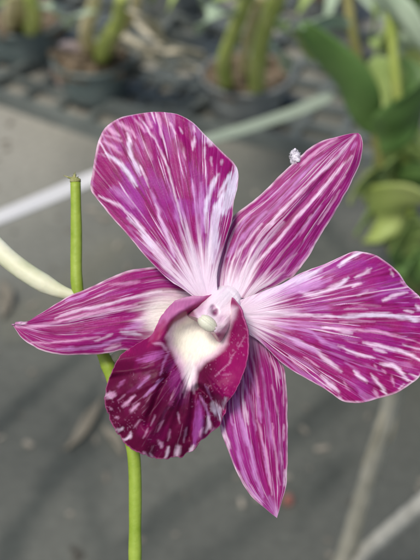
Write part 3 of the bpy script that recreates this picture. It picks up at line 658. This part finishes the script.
for k, (px, w_, s_) in enumerate([([(-20,445),(20,405),(60,372),(100,338),(130,312)], .016, .75), ([(-5,575),(25,520),(60,470),(88,430),(96,400)], .018, .8), ([(92,445),(90,500),(108,575)], .014, .5),
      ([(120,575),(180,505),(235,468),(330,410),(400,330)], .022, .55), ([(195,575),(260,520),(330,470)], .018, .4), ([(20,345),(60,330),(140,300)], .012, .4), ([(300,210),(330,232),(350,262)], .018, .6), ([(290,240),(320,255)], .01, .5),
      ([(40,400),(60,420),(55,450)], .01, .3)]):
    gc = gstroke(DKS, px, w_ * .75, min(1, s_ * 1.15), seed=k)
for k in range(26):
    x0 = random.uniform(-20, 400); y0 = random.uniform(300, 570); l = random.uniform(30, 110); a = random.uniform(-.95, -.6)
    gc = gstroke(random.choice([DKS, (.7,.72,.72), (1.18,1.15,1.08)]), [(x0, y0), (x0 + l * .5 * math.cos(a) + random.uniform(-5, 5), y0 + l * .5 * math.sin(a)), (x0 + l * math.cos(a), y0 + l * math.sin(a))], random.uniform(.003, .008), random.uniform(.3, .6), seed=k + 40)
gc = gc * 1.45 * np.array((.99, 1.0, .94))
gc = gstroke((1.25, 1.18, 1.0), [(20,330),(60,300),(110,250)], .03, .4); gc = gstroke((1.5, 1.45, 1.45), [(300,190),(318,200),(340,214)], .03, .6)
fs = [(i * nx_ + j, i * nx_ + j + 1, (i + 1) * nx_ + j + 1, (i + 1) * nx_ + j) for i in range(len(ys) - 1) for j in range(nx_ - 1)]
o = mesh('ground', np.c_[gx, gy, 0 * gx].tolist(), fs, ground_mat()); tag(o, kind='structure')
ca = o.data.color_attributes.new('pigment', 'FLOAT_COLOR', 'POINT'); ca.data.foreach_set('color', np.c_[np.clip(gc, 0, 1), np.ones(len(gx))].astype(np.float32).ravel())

# ------------------------------------------------------------------ plants behind
def blade(path, width, mat, name, parent, fold=.25, t=.0008, side=None, n=26, prof=None, m=9):
    P = crv([tuple(p) for p in path], n); vs = []
    up = Vector((0, 0, 1))
    for i in range(n):
        tt = i / (n - 1); tg = Vector(P[min(i + 1, n - 1)] - P[max(i - 1, 0)]).normalized()
        sd = Vector(side) if side is not None else tg.cross(up)
        sd = (sd - tg * sd.dot(tg)).normalized(); nr = sd.cross(tg).normalized()
        w = width * (prof(tt) if prof else (max(0, math.sin(math.pi * min(1, tt * .93 + .05))) ** .7))
        for j in range(m):
            v = -1 + 2 * j / (m - 1)
            vs.append(Vector(P[i]) + sd * (w / 2 * v) + nr * (fold * w * (v * v) * .5 + .0012 * math.sin(tt * 9 + v * 3)))
    fs = [(i * m + j, i * m + j + 1, (i + 1) * m + j + 1, (i + 1) * m + j) for i in range(n - 1) for j in range(m - 1)]
    o = mesh(name, vs, fs, mat, parent); thick(o, t); return o
def pot_parts(root, r, h, mat, bark=True, seed=0):
    rnd = random.Random(seed)
    prof = [(r * .74, 0), (r * .76, .002), (r * .94, h * .88), (r * .94, h * .89), (r * 1.02, h * .895), (r * 1.03, h * .9), (r * 1.03, h), (r * .98, h * 1.005), (r * .94, h * .99), (r * .9, h * .7)]
    n = 56; v = []; f = []
    for (a, z) in prof:
        for k in range(n): v.append((a * math.cos(2 * math.pi * k / n), a * math.sin(2 * math.pi * k / n), z))
    for i in range(len(prof) - 1):
        for k in range(n): f.append((i * n + k, i * n + (k + 1) % n, (i + 1) * n + (k + 1) % n, (i + 1) * n + k))
    f.append(tuple(range(n))[::-1])
    mesh('pot', v, f, mat, root)
    mb = MB()
    for k in range(70):
        a = rnd.uniform(0, 6.28); q = r * .88 * math.sqrt(rnd.random()); s = rnd.uniform(.007, .014)
        mb.box((q * math.cos(a), q * math.sin(a), h * .84 + rnd.uniform(-.004, .008)), (s * 1.5, s, s * .7), rnd.uniform(0, 3))
    bm_ = [(r * .91 * math.cos(2 * math.pi * k / n), r * .91 * math.sin(2 * math.pi * k / n), h * .82) for k in range(n)]
    mb.add(bm_, [tuple(range(n))]); mb.build('bark', M['bark'], root, False)
def cane(root, pts, r0, r1, mat, nodes_=9):
    n = 60; P = crv([tuple(p) for p in pts], n)
    rr = [(r0 + (r1 - r0) * (i / (n - 1))) * (1 + .10 * math.cos(2 * math.pi * nodes_ * i / (n - 1)) ** 12) for i in range(n)]
    rr[-1] *= .4
    mb = MB(); mb.tube(P, rr, 12); return mb.build('cane', mat, root)

G = 'potted orchids standing behind the flower'
def potted(px, py, r, h, potmat, label, canes, leaves, seed=0):
    b = at(px, py, h); root = empty('potted_orchid', (b.x, b.y, .012), label=label, cat='potted plant', group=G)
    pot_parts(root, r, h, potmat, seed=seed)
    o = Vector((b.x, b.y, .012))
    for (pl, r0, r1, mt) in canes:       # list of (px, py, height) traced points
        cane(root, [at(x, y, z) - o for (x, y, z) in pl], r0, r1, M[mt])
    for (pl, w, mt) in leaves:
        blade([at(x, y, z) - o for (x, y, z) in pl], w, M[mt], 'leaf', root)
    return root
potted(246, 82, .050, .045, M['pot'], 'grey plastic pot of bark with thick yellow green canes, above the upper right sepal',
 [([(227,88,.045),(224,62,.12),(233,35,.17),(243,8,.22),(250,-20,.27)], .0075, .006, 'cane'),
  ([(256,92,.045),(258,66,.12),(263,36,.18),(272,10,.23),(286,-20,.28)], .0085, .007, 'cane'),
  ([(243,78,.045),(246,50,.13),(250,30,.17),(262,-5,.24)], .005, .004, 'cane_tan')],
 [([(240,20,.20),(225,12,.22),(208,18,.22),(196,34,.20)], .022, 'leaf_pale'), ([(268,20,.2),(285,28,.21),(302,40,.19),(312,62,.16)], .02, 'leaf_mid'),
  ([(250,0,.24),(232,-6,.26),(212,0,.26)], .022, 'leaf_mid'), ([(262,40,.17),(280,52,.16),(288,74,.12)], .014, 'leaf_pale')], 1)
potted(92, 66, .044, .045, M['pot_green'], 'dark green pot with yellowish canes and a pinkish stone beside it, behind the upper petal',
 [([(100,62,.045),(106,40,.11),(118,22,.15),(122,-5,.20)], .009, .006, 'cane'), ([(92,55,.045),(86,32,.11),(92,12,.15),(96,-12,.19)], .008, .006, 'cane_tan'),
  ([(110,56,.045),(116,36,.11),(132,14,.16),(140,-12,.2)], .006, .005, 'cane_tan')],
 [([(122,5,.18),(136,12,.18),(150,26,.15),(163,42,.11)], .018, 'dry_leaf'), ([(96,10,.16),(80,14,.16),(66,28,.13)], .018, 'leaf_pale')], 2)
potted(24, 26, .050, .045, M['pot_green'], 'dark pot at the top left corner with short tan canes',
 [([(12,30,.045),(10,12,.10),(16,-8,.15)], .009, .006, 'cane_tan'), ([(30,32,.045),(34,14,.11),(28,-10,.15)], .010, .007, 'cane'), ([(22,24,.045),(20,5,.11),(10,-15,.15)], .008, .006, 'cane_tan')],
 [([(34,5,.12),(50,8,.13),(64,20,.11)], .016, 'leaf_pale'), ([(14,0,.13),(0,2,.14),(-12,14,.12)], .016, 'leaf_mid')], 3)
potted(170, -22, .05, .045, M['pot'], 'grey pot at the top edge with pale green leaves, behind the straw',
 [([(168,-20,.045),(172,-38,.12),(178,-60,.18)], .007, .005, 'cane'), ([(180,-16,.045),(188,-34,.12),(200,-60,.18)], .007, .005, 'cane')],
 [([(172,-36,.12),(160,-20,.13),(150,4,.10)], .018, 'leaf_mid'), ([(185,-32,.12),(198,-14,.13),(206,12,.10)], .018, 'leaf_pale'), ([(190,-36,.12),(176,-12,.14),(168,12,.12)], .018, 'leaf_mid')], 4)
potted(330, -14, .05, .045, M['pot'], 'grey pot at the top edge half hidden behind the tall leafy plant',
 [([(328,-12,.045),(326,-34,.12),(320,-60,.18)], .007, .005, 'cane'), ([(342,-10,.045),(350,-30,.12),(356,-60,.18)], .007, .005, 'cane')],
 [([(328,-30,.12),(312,-12,.14),(298,14,.12)], .022, 'leaf_mid'), ([(340,-30,.12),(334,-8,.14),(326,22,.12)], .02, 'leaf_pale'), ([(345,-20,.12),(368,0,.14),(388,26,.12)], .022, 'leaf_pale'), ([(350,-32,.13),(380,-18,.15),(408,6,.13)], .026, 'leaf_mid')], 5)
# tall leafy plant on the right, nearer
b = at(470, 372, 0); root = empty('leafy_orchid', (b.x, b.y, 0), label='tall leafy green orchid with a big dark leaf at the right edge behind the petals', cat='potted plant')
pot_parts(root, .045, .07, M['pot_green'], seed=6)
o0 = Vector((b.x, b.y, 0))
def D(pl): return [atd(x, y, d) - o0 for (x, y, d) in pl]
cane(root, [at(462,372,.05) - o0, atd(430,310,.98) - o0] + D([(392,250,.98),(384,190,.92),(374,130,.88),(364,80,.86),(354,40,.84),(348,0,.83),(344,-40,.82)]), .0045, .0035, M['cane_brown'], 12)
cane(root, [at(470,368,.05) - o0, atd(440,310,.98) - o0] + D([(412,240,.97),(408,170,.92),(398,100,.88),(392,40,.86),(384,-30,.84)]), .0045, .0035, M['cane'], 12)
Z = (0.9, -.45, .1)
lv = [([(300,24,.80),(318,42,.81),(344,74,.83),(362,104,.85),(370,134,.88)], .034, 'leaf', None), ([(356,30,.84),(330,20,.82),(302,28,.80)], .012, 'leaf_pale', None),
 ([(366,-12,.86),(388,6,.84),(412,28,.82),(436,54,.80)], .030, 'leaf_pale', None), ([(378,150,.89),(396,128,.86),(414,104,.84),(434,70,.82)], .040, 'leaf', None),
 ([(370,60,.90),(386,74,.90),(398,96,.91),(402,122,.93)], .030, 'leaf_mid', None), ([(384,180,.92),(372,176,.89),(358,186,.87),(350,204,.86)], .022, 'leaf_yellow', None),
 ([(388,240,.95),(376,226,.92),(384,206,.89),(408,196,.87),(432,200,.86)], .040, 'leaf_yellow', None), ([(392,252,.96),(404,236,.93),(424,222,.91)], .036, 'leaf_mid', None),
 ([(396,270,.97),(410,262,.95),(430,262,.93)], .034, 'leaf', None), ([(390,160,.92),(404,150,.9),(426,150,.88)], .034, 'leaf_mid', None), ([(386,120,.9),(378,100,.9),(380,70,.89)], .02, 'leaf_mid', None),
 ([(400,60,.9),(412,84,.9),(426,110,.89)], .03, 'leaf', None), ([(384,200,.93),(370,210,.91),(356,236,.90)], .018, 'leaf_mid', None), ([(404,190,.93),(418,176,.91),(436,170,.9)], .03, 'leaf', None)]
rl = random.Random(5)
for k in range(34):
    x0 = rl.uniform(372, 425); y0 = rl.choice([rl.uniform(-20, 120), rl.uniform(120, 300), rl.uniform(150, 290)]); d0 = rl.uniform(.92, 1.08); dx = rl.choice([-1, 1, 1]) * rl.uniform(14, 40); dy = rl.uniform(-40, 10)
    if x0 + dx < 352: dx = abs(dx)
    lv.append(([(x0, y0, d0), (x0 + dx * .5, y0 + dy, d0 - .02), (x0 + dx, y0 + dy * .7 + rl.uniform(0, 24), d0 - .03)], rl.uniform(.022, .036), rl.choice(['leaf', 'leaf_mid', 'leaf_mid', 'leaf_yellow', 'leaf_mid', 'leaf_pale']), None))
for pl, w, mt, sd in lv:
    blade(D(pl), w, M[mt], 'leaf', root, side=(.5, .1, .8) if abs(pl[-1][0] - pl[0][0]) < abs(pl[-1][1] - pl[0][1]) * .6 else (0, -.4, 1))

# carrier trays the pots stand in
def tray(px, py, rz, label, nx=7, ny=6, c=.046):
    b = at(px, py, 0); root = empty('carrier_tray', (b.x, b.y, 0), (0, 0, rz), label=label, cat='tray', group='black plastic carrier trays under the pots')
    w, d = nx * c, ny * c; mb = MB()
    for i in range(1, nx): mb.box((-w / 2 + i * c, 0, .006), (.009, d - .008, .005))
    for j in range(1, ny): mb.box((0, -d / 2 + j * c, .0065), (w - .008, .009, .007))
    mb.build('grid', M['tray'], root, False)
    mb = MB()
    for sx in (-1, 1): mb.box((sx * w / 2, 0, .009), (.008, d + .008, .018))
    for sy in (-1, 1): mb.box((0, sy * d / 2, .0088), (w - .008, .008, .0176))
    mb.build('rim', M['tray'], root, False)
    return root
tray(104, 66, R(-33), 'black grid tray under the pots at the top left')
tray(270, 82, R(-22), 'black grid tray under the grey pot of yellow green canes')
tray(190, 6, R(-28), 'black grid tray at the top middle behind the straw')
tray(-30, 22, R(-38), 'black grid tray cut by the left edge of the picture')
# stone
def rock(name, px, py, z, r, mat, **k):
    b = at(px, py, z); vs = []; n = 16
    rr = random.Random(int(px))
    for i in range(n + 1):
        for j in range(n * 2):
            th = math.pi * i / n; ph = math.pi * j / n
            q = 1 + .22 * (float(vnoise(2 * math.cos(ph) * math.sin(th) + 5, 2 * math.sin(ph) * math.sin(th) + 2 * math.cos(th) + 5, int(px))) - .5)
            vs.append((r[0] * q * math.sin(th) * math.cos(ph), r[1] * q * math.sin(th) * math.sin(ph), r[2] * q * math.cos(th)))
    fs = [(i * 2 * n + j, (i + 1) * 2 * n + j, (i + 1) * 2 * n + (j + 1) % (2 * n), i * 2 * n + (j + 1) % (2 * n)) for i in range(n) for j in range(2 * n)]
    o = mesh(name, vs, fs, mat); o.location = b; return tag(o, **k)
rock('stone', 70, 66, .035, (.02, .018, .03), M['coco'], label='pinkish rounded stone standing against the dark green pot', cat='stone')
rock('fallen_bud', 288, 500, .004, (.0042, .0042, .006), M['red'], label='small red bud lying on the ground beyond the bottom sepal tip', cat='bud')
# straw
straw = [([(112,22,.10),(128,40,.10),(160,52,.085),(196,66,.06)], .014), ([(118,46,.045),(150,54,.09),(180,58,.045),(214,80,.02)], .010), ([(104,30,.09),(134,50,.11),(166,66,.08),(190,68,.05)], .011),
 ([(126,8,.12),(148,34,.12),(168,44,.10),(204,52,.06)], .008), ([(130,44,.08),(158,44,.10),(188,50,.08),(222,64,.03)], .008), ([(140,62,.05),(168,52,.08),(200,58,.06),(226,92,.015)], .010)]
names = ['topmost', 'lowest and longest', 'broad', 'thin steep', 'thin flat', 'drooping']
straw_lab = ['widest dry straw leaf arching away from the dark green pot', 'dry straw leaf ending near the grey pot', 'dry straw leaf under the widest one beside the dark green pot', 'thin dry straw leaf starting highest among the canes', 'thin dry straw leaf lying flattest over the tray', 'dry straw leaf drooping down in front of the grey pot']
for (pl, w), lb in zip(straw, straw_lab):
    b = at(*pl[0]); o = blade([at(*p) - b for p in pl], w, M['dry_leaf'], 'dry_leaf', None); o.location = b; tag(o, lb, 'dry leaf', 'dry straw leaves beside the pots')
# long pale blade crossing behind the petal
pl = [(-60,243,.62),(0,218,.68),(48,198.5,.74),(95,180,.80),(160,157,.86),(220,138,.92),(270,121,.96),(305,108,.99),(334,94,1.02)]
b = atd(*pl[0])
o = blade([atd(*p) - b for p in pl], .0150, M['strap'], 'strap_leaf', None, side=None, n=60, prof=lambda t: min(1, (1 - t) * 18 + .15) ** .5, fold=.3)
o.location = b; tag(o, 'long pale strap leaf crossing behind the upper petal from the left edge to the pots', 'leaf')
# grey dry canes at lower right
b = at(322, 612, 0); root = empty('dry_canes', b, label='pair of blurred grey tan dry canes at the lower right corner', cat='plant')
def dr(pl): return [at(322,612,0) - b] + [atd(*p) - b for p in pl]
cane(root, dr([(344,558,.72),(362,500,.66),(378,446,.60),(392,400,.56),(398,370,.53)]), .0058, .0042, M['dry_cane'], 5)
cane(root, dr([(358,560,.72),(388,532,.67),(420,505,.62),(456,474,.58)]), .0050, .0046, M['cane_white'], 5)
blade([atd(*p) - b for p in [(366,470,.625),(381,438,.59),(391,410,.565),(395,385,.55)]], .010, M['dry_leaf'], 'sheath', root, side=(1, .2, 0))
# fallen leaves on the ground
for pl, w, lb in [([(68,448,.003),(86,424,.006),(104,396,.004)], .009, 'blurred tan fallen leaf on the ground left of the lip'), ([(104,425,.003),(116,440,.005),(124,454,.003)], .008, 'faint tan fallen leaf on the ground below the lip'),
                  ([(2,280,.004),(6,296,.008),(2,318,.004)], .012, 'brownish fallen leaf at the left edge under the cream shoot')]:
    b = at(*pl[0]); o = blade([at(*p) - b for p in pl], w, M['tan_leaf'], 'fallen_leaf', None); o.location = b; tag(o, lb, 'fallen leaf', 'fallen leaves on the ground')

mb = MB(); rl = random.Random(9)
for k in range(420):
    X, Y = rl.uniform(-.35, .35), rl.uniform(.4, 1.5); sz = rl.uniform(.0012, .0045) 
    mb.box((X, Y, sz * .2 + .0005), (sz * rl.uniform(1, 3), sz, sz * .4), rl.uniform(0, 3.1))
lt_ = mb.build('grit', noisy('grit_bits', (.06, .055, .045), (.34, .31, .25), 14, .9, 0), None, False); tag(lt_, 'scattered grit and crumbs of bark on the grey ground', 'grit', kind='stuff')

# ------------------------------------------------------------------ light
w = bpy.data.worlds.new('World'); scene.world = w; w.use_nodes = True
nt = w.node_tree; bg = nt.nodes['Background']; sky = nt.nodes.new('ShaderNodeTexSky'); sky.sky_type = 'NISHITA'; sky.sun_disc = False
EL, AZ = 60.0, -150.0                # sun behind the camera and to the left
sky.sun_elevation = R(EL); sky.sun_rotation = R(AZ); sky.air_density = 1.0; sky.dust_density = 3.0; sky.ozone_density = 1.0
nt.links.new(sky.outputs[0], bg.inputs[0]); bg.inputs[1].default_value = .11
sd = bpy.data.lights.new('sun', 'SUN'); sd.energy = 2.2; sd.angle = R(14); sd.color = (1, .95, .88)
so = bpy.data.objects.new('sun', sd); C.objects.link(so)
dirv = Vector((math.sin(R(AZ)) * math.cos(R(EL)), math.cos(R(AZ)) * math.cos(R(EL)), math.sin(R(EL))))
so.rotation_euler = dirv.to_track_quat('Z', 'Y').to_euler()
so.location = (0, 0, 3)
scene.view_settings.view_transform = 'Standard'; scene.view_settings.look = 'None'; scene.view_settings.gamma = 1
scene.view_settings.exposure = 0.15
scene.cycles.use_denoising = True
